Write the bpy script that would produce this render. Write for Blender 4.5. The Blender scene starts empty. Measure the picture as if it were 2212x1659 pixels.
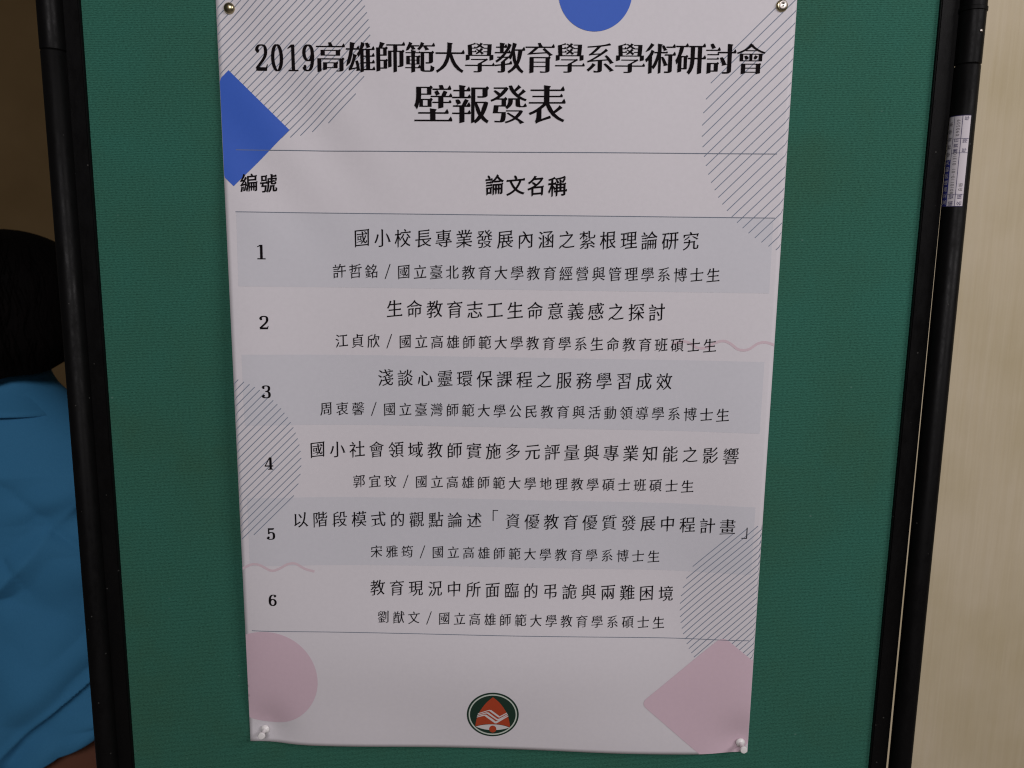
import bpy, bmesh, math, random
import numpy as np
from mathutils import Vector, Matrix, noise
from mathutils.geometry import delaunay_2d_cdt

random.seed(7)
scene = bpy.context.scene
COL = scene.collection

# ------------------------------------------------------------------ camera
# photograph measured on a 2212 x 1659 grid
PW, PH, FPX = 2212.0, 1659.0, 1720.0
def unit(v):
    v = np.array(v, float); return v / np.linalg.norm(v)
DOWN = unit((-133.0, 10485.0, FPX))               # world -Z seen by the camera (x right, y down, z forward)
RIGHT = np.array((0.9997, 0.013, -0.021)); RIGHT = unit(RIGHT - DOWN * RIGHT.dot(DOWN))
FWD = np.cross(RIGHT, DOWN)                        # world +Y (into the board)
CAM_H = 1.5
DIST = 0.877 * FWD[2]
CAM = np.array((0.0, -DIST, CAM_H))
def cv_to_world(v):
    v = np.array(v, float)
    return np.array((RIGHT.dot(v), FWD.dot(v), -DOWN.dot(v)))
def ray(px, py):
    return cv_to_world(((px - PW / 2) / FPX, (py - PH / 2) / FPX, 1.0))
def hit(px, py, y=0.0):
    """point of the plane Y=y that the photograph shows at (px, py) -> (x, z)"""
    r = ray(px, py); t = (y - CAM[1]) / r[1]
    p = CAM + r * t
    return float(p[0]), float(p[2])

cam_d = bpy.data.cameras.new('camera'); cam = bpy.data.objects.new('camera', cam_d); COL.objects.link(cam)
cx = cv_to_world((1, 0, 0)); cy = cv_to_world((0, -1, 0)); cz = cv_to_world((0, 0, -1))
cam.matrix_world = Matrix(((cx[0], cy[0], cz[0], CAM[0]), (cx[1], cy[1], cz[1], CAM[1]),
                           (cx[2], cy[2], cz[2], CAM[2]), (0, 0, 0, 1)))
cam_d.sensor_width = 36.0; cam_d.lens = 36.0 * FPX / PW
cam_d.clip_start = 0.02; cam_d.clip_end = 60
cam_d.dof.use_dof = True; cam_d.dof.focus_distance = 0.88; cam_d.dof.aperture_fstop = 6.5
scene.camera = cam

# ------------------------------------------------------------------ world, lamp, exposure
w = bpy.data.worlds.new('World'); scene.world = w; w.use_nodes = True
bg = w.node_tree.nodes['Background']; bg.inputs[0].default_value = (1.0, 0.95, 0.93, 1); bg.inputs[1].default_value = 0.035
def area_lamp(name, loc, target, sx, sy, power, col):
    l = bpy.data.lights.new(name, 'AREA'); l.shape = 'RECTANGLE'; l.size = sx; l.size_y = sy
    l.energy = power; l.color = col
    o = bpy.data.objects.new(name, l); COL.objects.link(o); o.location = loc
    o.rotation_euler = (Vector(target) - Vector(loc)).to_track_quat('-Z', 'Y').to_euler()
    return o
area_lamp('ceiling_lamp', (0.10, -2.9, 2.78), (0.0, 0.0, 1.25), 1.2, 0.6, 40.0, (1.0, 0.945, 0.965))
area_lamp('ceiling_lamp', (2.10, -1.7, 2.78), (0.0, 0.0, 1.25), 1.2, 0.6, 31.0, (1.0, 0.945, 0.955))
scene.view_settings.view_transform = 'Standard'; scene.view_settings.look = 'None'
scene.cycles.filter_width = 1.15
scene.view_settings.exposure = 0.0; scene.view_settings.gamma = 1.0
try: scene.view_settings.use_curve_mapping = False
except Exception: pass

# ------------------------------------------------------------------ helpers
def tag(o, label=None, cat=None, group=None, kind=None):
    if label: o['label'] = label
    if cat: o['category'] = cat
    if group: o['group'] = group
    if kind: o['kind'] = kind
    return o
def empty(name, loc, label, cat, group=None):
    o = bpy.data.objects.new(name, None); COL.objects.link(o); o.location = loc; o.empty_display_size = 0.05
    return tag(o, label, cat, group)
def link_mesh(name, verts, faces, mat, parent=None, smooth=False):
    """verts are world coordinates; parented parts are stored relative to their thing"""
    me = bpy.data.meshes.new(name)
    off = Vector((0, 0, 0))
    if parent is not None:
        p = parent
        while p is not None: off += p.location; p = p.parent
    me.from_pydata([tuple(Vector(v) - off) for v in verts], [], [tuple(int(i) for i in f) for f in faces]); me.update()
    if smooth:
        me.polygons.foreach_set('use_smooth', [True] * len(me.polygons))
        if len(me.polygons) < 30000: me.set_sharp_from_angle(angle=math.radians(42))
    if mat: me.materials.append(mat)
    o = bpy.data.objects.new(name, me); COL.objects.link(o)
    if parent is not None: o.parent = parent
    return o
def box_vf(x0, x1, y0, y1, z0, z1, bev=0.0):
    bm = bmesh.new(); bmesh.ops.create_cube(bm, size=1)
    for v in bm.verts:
        v.co = Vector(((x0 + x1) / 2 + v.co.x * (x1 - x0), (y0 + y1) / 2 + v.co.y * (y1 - y0), (z0 + z1) / 2 + v.co.z * (z1 - z0)))
    if bev: bmesh.ops.bevel(bm, geom=list(bm.edges), offset=bev, segments=2, affect='EDGES')
    bm.verts.ensure_lookup_table(); bm.verts.index_update()
    r = [tuple(v.co) for v in bm.verts], [[v.index for v in f.verts] for f in bm.faces]
    bm.free(); return r
def lathe_vf(profile, base, axis=(0, 0, 1), n=40):
    """profile: (radius, height) pairs along the axis from base"""
    q = Vector((0, 0, 1)).rotation_difference(Vector(axis))
    V, F = [], []
    for (r, h) in profile:
        for i in range(n):
            a = 2 * math.pi * i / n
            V.append(tuple(Vector(base) + q @ Vector((r * math.cos(a), r * math.sin(a), h))))
    for k in range(len(profile) - 1):
        for i in range(n):
            j = (i + 1) % n
            F.append((k * n + i, k * n + j, (k + 1) * n + j, (k + 1) * n + i))
    F.append(tuple(reversed(range(n)))); F.append(tuple(range((len(profile) - 1) * n, len(profile) * n)))
    return V, F

# ------------------------------------------------------------------ materials
def mat(name, col, rough=0.6, spec=0.5, metal=0.0):
    m = bpy.data.materials.new(name); m.use_nodes = True
    b = m.node_tree.nodes['Principled BSDF']
    b.inputs['Base Color'].default_value = (*col, 1); b.inputs['Roughness'].default_value = rough
    b.inputs['Specular IOR Level'].default_value = spec; b.inputs['Metallic'].default_value = metal
    return m
def N(m, t, **kw):
    n = m.node_tree.nodes.new(t)
    for k, v in kw.items(): setattr(n, k, v)
    return n
def L(m, a, b): m.node_tree.links.new(a, b)
def coords(m, scale=(1, 1, 1), rot=(0, 0, 0)):
    t = N(m, 'ShaderNodeTexCoord'); mp = N(m, 'ShaderNodeMapping')
    mp.inputs['Scale'].default_value = scale; mp.inputs['Rotation'].default_value = rot
    L(m, t.outputs['Object'], mp.inputs['Vector']); return mp.outputs['Vector']
def noise_tex(m, vec, scale, detail=4, rough=0.5):
    n = N(m, 'ShaderNodeTexNoise'); n.inputs['Scale'].default_value = scale
    n.inputs['Detail'].default_value = detail; n.inputs['Roughness'].default_value = rough
    L(m, vec, n.inputs['Vector']); return n.outputs['Fac']
def ramp(m, fac, stops):
    r = N(m, 'ShaderNodeValToRGB'); e = r.color_ramp.elements
    while len(e) < len(stops): e.new(0.5)
    for el, (p, c) in zip(e, stops): el.position = p; el.color = (*c, 1)
    L(m, fac, r.inputs['Fac']); return r.outputs['Color']
def mix(m, a, b, fac, blend='MIX'):
    n = N(m, 'ShaderNodeMix', data_type='RGBA', blend_type=blend)
    for s, v in ((n.inputs[0], fac), (n.inputs[6], a), (n.inputs[7], b)):
        if isinstance(v, (int, float)): s.default_value = v
        elif isinstance(v, tuple): s.default_value = (*v, 1)
        else: L(m, v, s)
    return n.outputs[2]
def math_n(m, op, a, b=None):
    n = N(m, 'ShaderNodeMath', operation=op)
    for s, v in zip(n.inputs, (a, b)):
        if v is None: continue
        if isinstance(v, (int, float)): s.default_value = v
        else: L(m, v, s)
    return n.outputs[0]
def bump(m, h, strength, dist):
    n = N(m, 'ShaderNodeBump'); n.inputs['Strength'].default_value = strength; n.inputs['Distance'].default_value = dist
    L(m, h, n.inputs['Height']); L(m, n.outputs[0], m.node_tree.nodes['Principled BSDF'].inputs['Normal'])
def base(m, c): L(m, c, m.node_tree.nodes['Principled BSDF'].inputs['Base Color'])

# green woven fabric
M_green = mat('green_fabric', (0.03, 0.16, 0.10), 0.9, 0.15)
v = coords(M_green)
sep = N(M_green, 'ShaderNodeSeparateXYZ'); L(M_green, v, sep.inputs[0])
wob = noise_tex(M_green, v, 60, 3)
row = math_n(M_green, 'SINE', math_n(M_green, 'ADD', math_n(M_green, 'MULTIPLY', sep.outputs[2], 2 * math.pi / 0.0017), math_n(M_green, 'MULTIPLY', wob, 7.0)))
dash = noise_tex(M_green, coords(M_green, (390, 390, 860)), 1.0, 2, 0.6)
fib = noise_tex(M_green, coords(M_green, (1250, 1250, 1500)), 1.0, 2)
h = math_n(M_green, 'ADD', math_n(M_green, 'MULTIPLY', row, 0.10), math_n(M_green, 'ADD', math_n(M_green, 'MULTIPLY', dash, 0.75), math_n(M_green, 'MULTIPLY', fib, 0.35)))
big = noise_tex(M_green, v, 6.0, 6, 0.62)
thread = ramp(M_green, h, [(0.28, (0.013, 0.062, 0.042)), (0.52, (0.030, 0.128, 0.090)), (0.80, (0.048, 0.184, 0.131))])
dirt = ramp(M_green, big, [(0.30, (1.08, 0.88, 0.80)), (0.48, (1.02, 0.98, 0.97)), (0.70, (0.98, 1.06, 1.10))])
lint = N(M_green, 'ShaderNodeTexVoronoi'); lint.inputs['Scale'].default_value = 26.0; L(M_green, coords(M_green, (1, 1, 1.4)), lint.inputs['Vector'])
lf = ramp(M_green, lint.outputs['Distance'], [(0.018, (1, 1, 1)), (0.045, (0, 0, 0))])
base(M_green, mix(M_green, mix(M_green, thread, dirt, 1.0, 'MULTIPLY'), (0.13, 0.24, 0.20), math_n(M_green, 'MULTIPLY', lf, 0.55))); bump(M_green, h, 0.6, 0.0006)

# glossy poster paper and its inks
def paper(name, col, rough=0.5):
    m = mat(name, col, rough, 0.14)
    n = noise_tex(m, coords(m), 240, 2); k = noise_tex(m, coords(m), 9, 3)
    c = mix(m, tuple(x * 0.965 for x in col), tuple(min(1, x * 1.03) for x in col), n)
    base(m, mix(m, c, (1.0, 0.985, 1.0), math_n(m, 'MULTIPLY', k, 0.06), 'MULTIPLY'))
    bump(m, noise_tex(m, coords(m), 30, 2), 0.08, 0.0015)
    return m
M_paper = paper('poster_paper', (0.705, 0.680, 0.714))
M_band = paper('poster_band', (0.632, 0.630, 0.676))
M_blue = paper('ink_blue', (0.050, 0.135, 0.58))
M_pink = paper('ink_pink', (0.66, 0.505, 0.575))
M_wave = paper('ink_wave', (0.66, 0.53, 0.58))
M_stripe = mat('ink_stripe', (0.225, 0.262, 0.335), 0.6, 0.1)
M_rule = mat('ink_rule', (0.175, 0.205, 0.26), 0.6, 0.1)
M_ink = mat('ink_black', (0.006, 0.004, 0.005), 0.7, 0.05)
M_egreen = mat('emblem_green', (0.010, 0.035, 0.022), 0.5, 0.3)
M_ewhite = mat('emblem_white', (0.66, 0.63, 0.62), 0.5, 0.3)
M_ering = mat('emblem_ring', (0.55, 0.62, 0.55), 0.5, 0.3)
M_ered = mat('emblem_red', (0.42, 0.055, 0.018), 0.5, 0.3)

M_black = mat('black_powder_coat', (0.004, 0.0037, 0.0037), 0.55, 0.10)
bump(M_black, noise_tex(M_black, coords(M_black), 900, 2), 0.15, 0.0004)
M_post = mat('black_tube', (0.0035, 0.0035, 0.004), 0.40, 0.09)
bump(M_post, noise_tex(M_post, coords(M_post, (1, 1, 0.2)), 500, 2), 0.12, 0.0003)
for m_ in (M_post, M_black):
    rn = noise_tex(m_, coords(m_, (90, 90, 40)), 1.0, 6, 0.7)
    rr = N(m_, 'ShaderNodeMapRange'); rr.inputs[1].default_value = 0.35; rr.inputs[2].default_value = 0.7; rr.inputs[3].default_value = 0.34; rr.inputs[4].default_value = 0.62
    L(m_, rn, rr.inputs[0]); L(m_, rr.outputs[0], m_.node_tree.nodes['Principled BSDF'].inputs['Roughness'])
    dv = N(m_, 'ShaderNodeTexVoronoi'); dv.inputs['Scale'].default_value = 55.0; L(m_, coords(m_), dv.inputs['Vector'])
    base(m_, ramp(m_, dv.outputs['Distance'], [(0.03, (0.05, 0.048, 0.045)), (0.06, (0.0037, 0.0035, 0.0036))]))
M_brass = mat('brass', (0.42, 0.36, 0.22), 0.28, 0.5, 1.0)
M_steel = mat('nickel', (0.50, 0.46, 0.42), 0.30, 0.5, 1.0)
M_pin = mat('white_plastic', (0.86, 0.84, 0.83), 0.28, 0.5)
M_sticker = mat('sticker_white', (0.62, 0.58, 0.62), 0.45, 0.4)
M_sblue = mat('sticker_blue', (0.03, 0.03, 0.20), 0.45, 0.4)
M_sink = mat('sticker_ink', (0.035, 0.025, 0.11), 0.5, 0.3)
M_sdot = mat('sticker_print', (0.14, 0.13, 0.14), 0.5, 0.3)

M_wall = mat('beige_vinyl_wall', (0.5, 0.42, 0.3), 0.7, 0.25)
gr = noise_tex(M_wall, coords(M_wall, (420, 420, 9)), 1.0, 4, 0.6)
gr2 = noise_tex(M_wall, coords(M_wall, (110, 110, 6)), 1.0, 3)
st = noise_tex(M_wall, coords(M_wall), 7, 4)
c0 = ramp(M_wall, gr, [(0.3, (0.56, 0.48, 0.335)), (0.7, (0.60, 0.52, 0.37))])
c1 = mix(M_wall, c0, ramp(M_wall, gr2, [(0.3, (0.975, 0.965, 0.94)), (0.7, (1.01, 1.01, 1.02))]), 1.0, 'MULTIPLY')
c2 = mix(M_wall, c1, ramp(M_wall, st, [(0.35, (0.92, 0.91, 0.85)), (0.65, (1.03, 1.03, 1.04))]), 1.0, 'MULTIPLY')
vo = N(M_wall, 'ShaderNodeTexVoronoi'); vo.inputs['Scale'].default_value = 9.0; L(M_wall, coords(M_wall, (1, 1, 0.8)), vo.inputs['Vector'])
spot = ramp(M_wall, vo.outputs['Distance'], [(0.012, (0.35, 0.30, 0.24)), (0.035, (1, 1, 1))])
base(M_wall, mix(M_wall, c2, spot, 1.0, 'MULTIPLY')); bump(M_wall, gr, 0.25, 0.0006)
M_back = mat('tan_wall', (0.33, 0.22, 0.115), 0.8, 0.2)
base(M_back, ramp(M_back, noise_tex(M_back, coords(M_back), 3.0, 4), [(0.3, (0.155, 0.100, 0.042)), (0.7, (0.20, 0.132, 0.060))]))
M_floor = mat('floor_tile', (0.30, 0.27, 0.24), 0.45, 0.4)
base(M_floor, ramp(M_floor, noise_tex(M_floor, coords(M_floor), 14, 5), [(0.3, (0.26, 0.235, 0.21)), (0.7, (0.33, 0.30, 0.27))]))

# ------------------------------------------------------------------ setting: floor and walls
WALL_Y, BACK_Y, TURN_X = 0.32, 2.3, 0.30
V, F = box_vf(-5, 5, -4.5, 4.5, -0.1, 0.0)
tag(link_mesh('floor', V, F, M_floor), kind='structure')
V, F = box_vf(TURN_X, 3.2, WALL_Y, BACK_Y + 0.12, 0.0, 3.0)
wall = link_mesh('wall', V, F, M_wall); tag(wall, 'beige vinyl covered wall with fine vertical grain to the right of the board', 'wall')
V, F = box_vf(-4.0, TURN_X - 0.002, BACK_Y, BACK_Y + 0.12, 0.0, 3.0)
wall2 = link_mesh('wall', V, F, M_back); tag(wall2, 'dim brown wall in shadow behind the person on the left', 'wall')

# ------------------------------------------------------------------ display board
board = empty('display_board', (hit(PW / 2, PH / 2)[0], 0.0, 0.0), 'green fabric pin board in a black frame between two round black posts', 'display board')
ZM = PH / 2
gx0 = hit(175 + 117 * 0.5, ZM)[0]; gx1 = hit(2030 - 155 * 0.5, ZM)[0]
BZ0, BZ1 = 0.60, 1.86
SW = 0.0193; PR = 0.0120; POST_Y = -0.008
V, F = box_vf(gx0, gx1, 0.0, 0.02, BZ0, BZ1)
link_mesh('fabric_panel', V, F, M_green, board)
for s, gx in ((-1, gx0), (1, gx1)):
    a, b = sorted((gx, gx + s * SW))
    V, F = box_vf(a, b, -0.005, 0.026, BZ0 - SW, BZ1 + SW, 0.0012)
    link_mesh('frame_rail', V, F, M_black, board)
    px = hit(170 if s < 0 else 2023.2, ZM, POST_Y)[0]
    seam = hit(100 if s < 0 else 2090, 115 if s < 0 else 146)[1]
    # lower tube, upper sleeve, foot
    V, F = lathe_vf([(PR * 0.96, 0.0), (PR, 0.002), (PR, seam - 0.0012), (PR * 0.93, seam)], (px, POST_Y, 0.0), n=48)
    post = link_mesh('post', V, F, M_post, board, True)
    top = BZ1 + 0.06
    V, F = lathe_vf([(PR * 0.93, 0), (PR * 1.03, 0.0012), (PR * 1.03, top - seam), (PR * 0.9, top - seam + 0.003)], (px, POST_Y, seam), n=48)
    sleeve = link_mesh('post_sleeve', V, F, M_post, board, True)
    if s > 0:
        zc = hit(2110, 28)[1]
        V, F = lathe_vf([(PR * 1.03, 0), (PR * 1.10, 0.0006), (PR * 1.10, 0.004), (PR * 1.03, 0.0046)], (px, POST_Y, zc - 0.002), n=48)
        link_mesh('collar', V, F, M_post, sleeve, True)
        rz = hit(2108, 78)[1]; an = math.radians(18)
        d = Vector((math.sin(an), -math.cos(an), 0)); c = Vector((px, POST_Y, rz)) + d * (PR * 1.03 - 0.0002)
        V, F = lathe_vf([(0.0018, 0), (0.0016, 0.0008), (0.0008, 0.0013)], c, d, 16)
        link_mesh('rivet', V, F, M_steel, sleeve, True)
    if s > 0:
        for part in (post, sleeve, *sleeve.children):
            for q in part.data.vertices:
                wz = q.co.z; q.co.x += 0.0030 * (1.45 - wz)
    V, F = box_vf(px - 0.025, px + 0.025, -0.22, 0.24, 0.0, 0.03, 0.006)
    link_mesh('foot', V, F, M_black, board)
    if s > 0: RPX = px
for nm, z in (('frame_rail', BZ1), ('frame_rail', BZ0 - SW)):
    V, F = box_vf(gx0 + 0.0005, gx1 - 0.0005, -0.0045, 0.0255, z, z + SW, 0.0012)
    link_mesh(nm, V, F, M_black, board)

# ------------------------------------------------------------------ poster surface
def P0(px, py): return hit(px, py, -0.002)
PXL = (P0(466, 0)[0] + P0(541, 1600)[0]) / 2; PXR = (P0(1722, 0)[0] + P0(1614.5, 1626)[0]) / 2
PZB = (P0(541, 1601)[1] + P0(1614.5, 1626)[1]) / 2 ; PZS = (P0(1614.5, 1626)[1] - P0(541, 1601)[1]) / (PXR - PXL)
PZT = PZB + 0.870
PINS = [P0(573.3, 1573.8), P0(1598.7, 1602.3)]
TACKS = [P0(494.5, 17.5), P0(1689.5, 12)]
def gauss(d, s): return math.exp(-(d / s) ** 2)
def lift(x, z):
    """how far the paper stands off the fabric"""
    u = (x - PXL) / (PXR - PXL); s = z - (PZB + PZS * (x - PXL))
    uu = min(max(u, 0.0), 1.0)
    arch = math.sin(math.pi * uu) ** 0.55
    d = 0.0022
    d += 0.013 * arch * gauss(s - 0.10, 0.085)
    d += 0.0035 * arch * gauss(s - 0.0, 0.05) * (1 + 0.8 * math.sin(9.0 * u + 0.6))
    d += 0.0145 * gauss(u, 0.13) * gauss(s - 0.38, 0.28)
    d += 0.0110 * gauss(1 - u, 0.12) * gauss(s - 0.26, 0.24)
    d += 0.0011 * gauss(u - 0.12, 0.16) * gauss(s - 0.70, 0.10) * math.sin((x * 0.8 + z * 0.6) * 85)
    d += 0.0020 * noise.noise((x * 6, z * 5, 3.0))
    for (ax, az) in PINS + TACKS:
        r = math.hypot(x - ax, z - az)
        d = 0.0008 + (d - 0.0008) * (1 - gauss(r, 0.030))
    return max(d, 0.0008)
def P(px, py):
    """pixel of the photograph -> (x, z) on the curved paper"""
    y = -0.003
    for _ in range(4):
        x, z = hit(px, py, y); y = -lift(x, z)
    return x, z
def P_many(pts): return [P(*p) for p in pts]

poster = empty('poster', (0.5 * (PXL + PXR), 0.0, PZB), 'tall white printed poster of a programme list pinned to the green board', 'poster')
# the long edges: where the sheet bows off the board they draw in a little
ELL = sorted((P(466 + 75 * k_ / 1600, k_)[::-1] for k_ in range(-60, 1660, 20)))
ERR = sorted((P(1722 - 107.5 * k_ / 1626, k_)[::-1] for k_ in range(-60, 1680, 20)))
def xl(z): return float(np.interp(z, [q[0] for q in ELL], [q[1] for q in ELL]))
def xr(z): return float(np.interp(z, [q[0] for q in ERR], [q[1] for q in ERR]))
nx, nz = 132, 190
V, F = [], []
for j in range(nz + 1):
    for i in range(nx + 1):
        x = PXL + (PXR - PXL) * i / nx
        zb = PZB + PZS * (x - PXL); z = zb + (PZT - zb) * j / nz
        x = xl(z) + (xr(z) - xl(z)) * i / nx
        V.append((x, -lift(x, z), z))
for j in range(nz):
    for i in range(nx):
        a = j * (nx + 1) + i; F.append((a, a + 1, a + nx + 2, a + nx + 1))
sheet = link_mesh('sheet', V, F, M_paper, poster, True)
sm = sheet.modifiers.new('thickness', 'SOLIDIFY'); sm.thickness = 0.0003; sm.offset = -1

def fill_loops(loops):
    """2-D loops (outer and holes) -> verts, triangles inside by winding number"""
    pts, edges, A, B = [], [], [], []
    for lp in loops:
        b0 = len(pts); n = len(lp)
        for i, q in enumerate(lp):
            pts.append(Vector((q[0], q[1]))); edges.append((b0 + i, b0 + (i + 1) % n))
            A.append(q[:2]); B.append(lp[(i + 1) % n][:2])
    V, _, T, _, _, _ = delaunay_2d_cdt(pts, edges, [], 0, 1e-6)
    if not T: return [], []
    A, B = np.array(A, float), np.array(B, float)
    C = np.array([[(V[t[0]][k] + V[t[1]][k] + V[t[2]][k]) / 3 for k in (0, 1)] for t in T])
    y = C[:, 1:2]; up = (A[None, :, 1] <= y) & (B[None, :, 1] > y); dn = (A[None, :, 1] > y) & (B[None, :, 1] <= y)
    cr = (B[:, 0] - A[:, 0])[None] * (y - A[None, :, 1]) - (C[:, 0:1] - A[None, :, 0]) * (B[:, 1] - A[:, 1])[None]
    wn = (up & (cr > 0)).sum(1) - (dn & (cr < 0)).sum(1)
    return [(q[0], q[1]) for q in V], [tuple(t) for t, k in zip(T, wn) if k != 0]
def printed(name, V, T, eps, m, parent=None, maxlen=0.006):
    """lay flat print (x, z) onto the paper"""
    bm = bmesh.new()
    vs = [bm.verts.new((x, 0, z)) for x, z in V]
    for t in T:
        try: bm.faces.new([vs[i] for i in t])
        except ValueError: pass
    for _ in range(7):
        long = [e for e in bm.edges if e.calc_length() > maxlen]
        if not long: break
        bmesh.ops.subdivide_edges(bm, edges=long, cuts=1)
        bmesh.ops.triangulate(bm, faces=[f for f in bm.faces if len(f.verts) > 3])
    for q in bm.verts: q.co.x = min(max(q.co.x, xl(q.co.z) + 0.0004), xr(q.co.z) - 0.0004)
    for q in bm.verts: q.co.y = -lift(q.co.x, q.co.z) - eps
    thin = [f for f in bm.faces if f.calc_area() < 2e-9]
    if thin: bmesh.ops.delete(bm, geom=thin, context='FACES_ONLY')
    bm.normal_update()
    for f in bm.faces:
        if f.normal.y > 0: f.normal_flip()
    bm.verts.index_update()
    VV = [tuple(q.co) for q in bm.verts]; FF = [[q.index for q in f.verts] for f in bm.faces]
    bm.free()
    return link_mesh(name, VV, FF, m, parent or poster, True)
def clip_half(poly, a, b, c):
    """keep a*x + b*z <= c"""
    out = []
    for i in range(len(poly)):
        p, q = poly[i], poly[(i + 1) % len(poly)]
        dp, dq = a * p[0] + b * p[1] - c, a * q[0] + b * q[1] - c
        if dp <= 0: out.append(p)
        if (dp < 0 < dq) or (dq < 0 < dp):
            t = dp / (dp - dq); out.append((p[0] + t * (q[0] - p[0]), p[1] + t * (q[1] - p[1])))
    return out
def clip_sheet(poly, m=-0.006):
    poly = clip_half(poly, -1, 0, -(PXL + m)); poly = clip_half(poly, 1, 0, PXR - m)
    poly = clip_half(poly, 0, 1, PZT - 0.0004); return clip_half(poly, PZS, -1, PZS * PXL - PZB - 0.0004)
def circle(c, r, n=96): return [(c[0] + r * math.cos(2 * math.pi * i / n), c[1] + r * math.sin(2 * math.pi * i / n)) for i in range(n)]
def solid(name, poly, eps, m, parent=None):
    V, T = fill_loops([clip_sheet(poly)]); return printed(name, V, T, eps, m, parent)

# shading bands of the odd rows
for q in ([(510, 458), (1671, 471.5), (1661.6, 634), (515, 618.6)],
          [(521.7, 766), (1651.4, 782), (1641, 937), (529, 919)],
          [(534, 1076.3), (1632, 1096), (1622, 1241.8), (540, 1223)]):
    solid('shaded_band', P_many(q), 0.00010, M_band)
# stripe fields: parallel 45 degree lines cut to a circle
def stripes(c_px, rim_px, anchor_px, n0, n1, pitch, wid, cut=None, flat=1.0):
    c = P(*c_px); r = math.hypot(P(*rim_px)[0] - c[0], P(*rim_px)[1] - c[1])
    a = P(*anchor_px); dirv = np.array((1, 1)) / math.sqrt(2); nor = np.array((1, -1)) / math.sqrt(2)
    V, T = [], []
    for k in range(n0, n1 + 1):
        o = np.array(a) + nor * k * pitch
        rel = np.array(c) - o; along = rel.dot(dirv); off = rel.dot(nor)
        if abs(off) >= r: continue
        hl = math.sqrt(r * r - off * off)
        p, q = o + dirv * (along - hl), o + dirv * (along + hl)
        quad = clip_sheet([tuple(p - nor * wid / 2), tuple(q - nor * wid / 2), tuple(q + nor * wid / 2), tuple(p + nor * wid / 2)])
        if cut: quad = cut(quad)
        if len(quad) < 3: continue
        b = len(V); V += quad; T.append(tuple(range(b, b + len(quad))))
    return V, T
PXM = 0.595 / 1165.0                                # metres per 2212-grid pixel at mid poster
bsq = P_many([(493.9, 151.7), (625.6, 280.9), (505, 402.1), (374, 274)])
bd_n = np.array((1, -1)) / math.sqrt(2)
def stripe_part(*a, **k):
    V, T = stripes(*a, **k); return printed('stripe_field', V, T, 0.00015, M_stripe, maxlen=0.008)
SWD = 1.75 * PXM
stripe_part((590.7, 81), (800, 81), (624, 300), -34, 4, 11.9 * PXM * 0.97, SWD)
stripe_part((1803, 275), (1516.5, 275), (1516.5, 271), -16, 26, 16.5 * PXM * 0.98, SWD)
stripe_part((461, 993), (651, 993), (650, 990), -30, 8, 11.4 * PXM * 1.03, SWD)
stripe_part((1668.5, 1320), (1468.5, 1320), (1469.6, 1303), -12, 30, 10.6 * PXM * 1.05, SWD)
# coloured shapes
solid('blue_square', bsq, 0.00036, M_blue)
bc = P(1286, -16); br = abs(P(1365, 10)[0] - bc[0]); solid('blue_circle', circle(bc, br), 0.00036, M_blue)
pc = P(577, 1467); pr = abs(P(686, 1467)[0] - pc[0]); solid('pink_circle', circle(pc, pr), 0.00036, M_pink)
l_, t_ = P(1383.3, 1519.3), P(1562, 1373.7)
r_ = P(1741, 1521); b_ = (t_[0] + 0.004, 2 * l_[1] - t_[1])
def round_poly(pts, r=0.012, n=6):
    out = []
    for i in range(len(pts)):
        p, a, b = map(np.array, (pts[i], pts[i - 1], pts[(i + 1) % len(pts)]))
        a = p + (a - p) / np.linalg.norm(a - p) * r; b = p + (b - p) / np.linalg.norm(b - p) * r
        for k in range(n + 1):
            t = k / n; out.append(tuple((1 - t) ** 2 * a + 2 * t * (1 - t) * p + t * t * b))
    return out
solid('pink_square', round_poly([l_, t_, r_, b_], 0.010), 0.00036, M_pink)
# wavy lines
def ribbon(pts, wid):
    """smooth ribbon through points -> loop"""
    pts = [np.array(p) for p in pts]; sm = []
    for i in range(len(pts) - 1):
        p0, p1, p2, p3 = pts[max(i - 1, 0)], pts[i], pts[i + 1], pts[min(i + 2, len(pts) - 1)]
        for k in range(8):
            t = k / 8
            sm.append(0.5 * (2 * p1 + (p2 - p0) * t + (2 * p0 - 5 * p1 + 4 * p2 - p3) * t * t + (3 * p1 - p0 - 3 * p2 + p3) * t ** 3))
    sm.append(pts[-1]); up, dn = [], []
    for i, p in enumerate(sm):
        d = sm[min(i + 1, len(sm) - 1)] - sm[max(i - 1, 0)]; d = d / np.linalg.norm(d); nn = np.array((-d[1], d[0]))
        up.append(tuple(p + nn * wid / 2)); dn.append(tuple(p - nn * wid / 2))
    return up + dn[::-1]
solid('wavy_line', ribbon(P_many([(512, 1236), (528, 1226), (544.6, 1219), (562, 1221), (585.6, 1232.5), (603, 1228.6), (620.8, 1219), (638, 1217.5), (658.9, 1228.6), (679.4, 1234.5)]), 5.6 * PXM), 0.00018, M_wave)
solid('wavy_line', ribbon(P_many([(1452, 743), (1474, 737.5), (1490, 741), (1506, 751), (1526, 751), (1546, 740), (1563.5, 736.7), (1578, 742.5), (1595.7, 755), (1616.2, 755), (1636.7, 742.5), (1654, 739.6), (1677.7, 747), (1690, 752)]), 5.6 * PXM), 0.00018, M_wave)
# rule lines
for a, b in (((509.8, 323.7), (1678.3, 332.6)), ((509, 457.3), (1673.6, 471)), ((544.6, 1362), (1617.7, 1383.7))):
    A, B = P(*a), P(*b); t = 0.7 * PXM
    solid('rule_line', [(A[0], A[1] - t), (B[0], B[1] - t), (B[0], B[1] + t), (A[0], A[1] + t)], 0.00042, M_rule)

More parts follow.
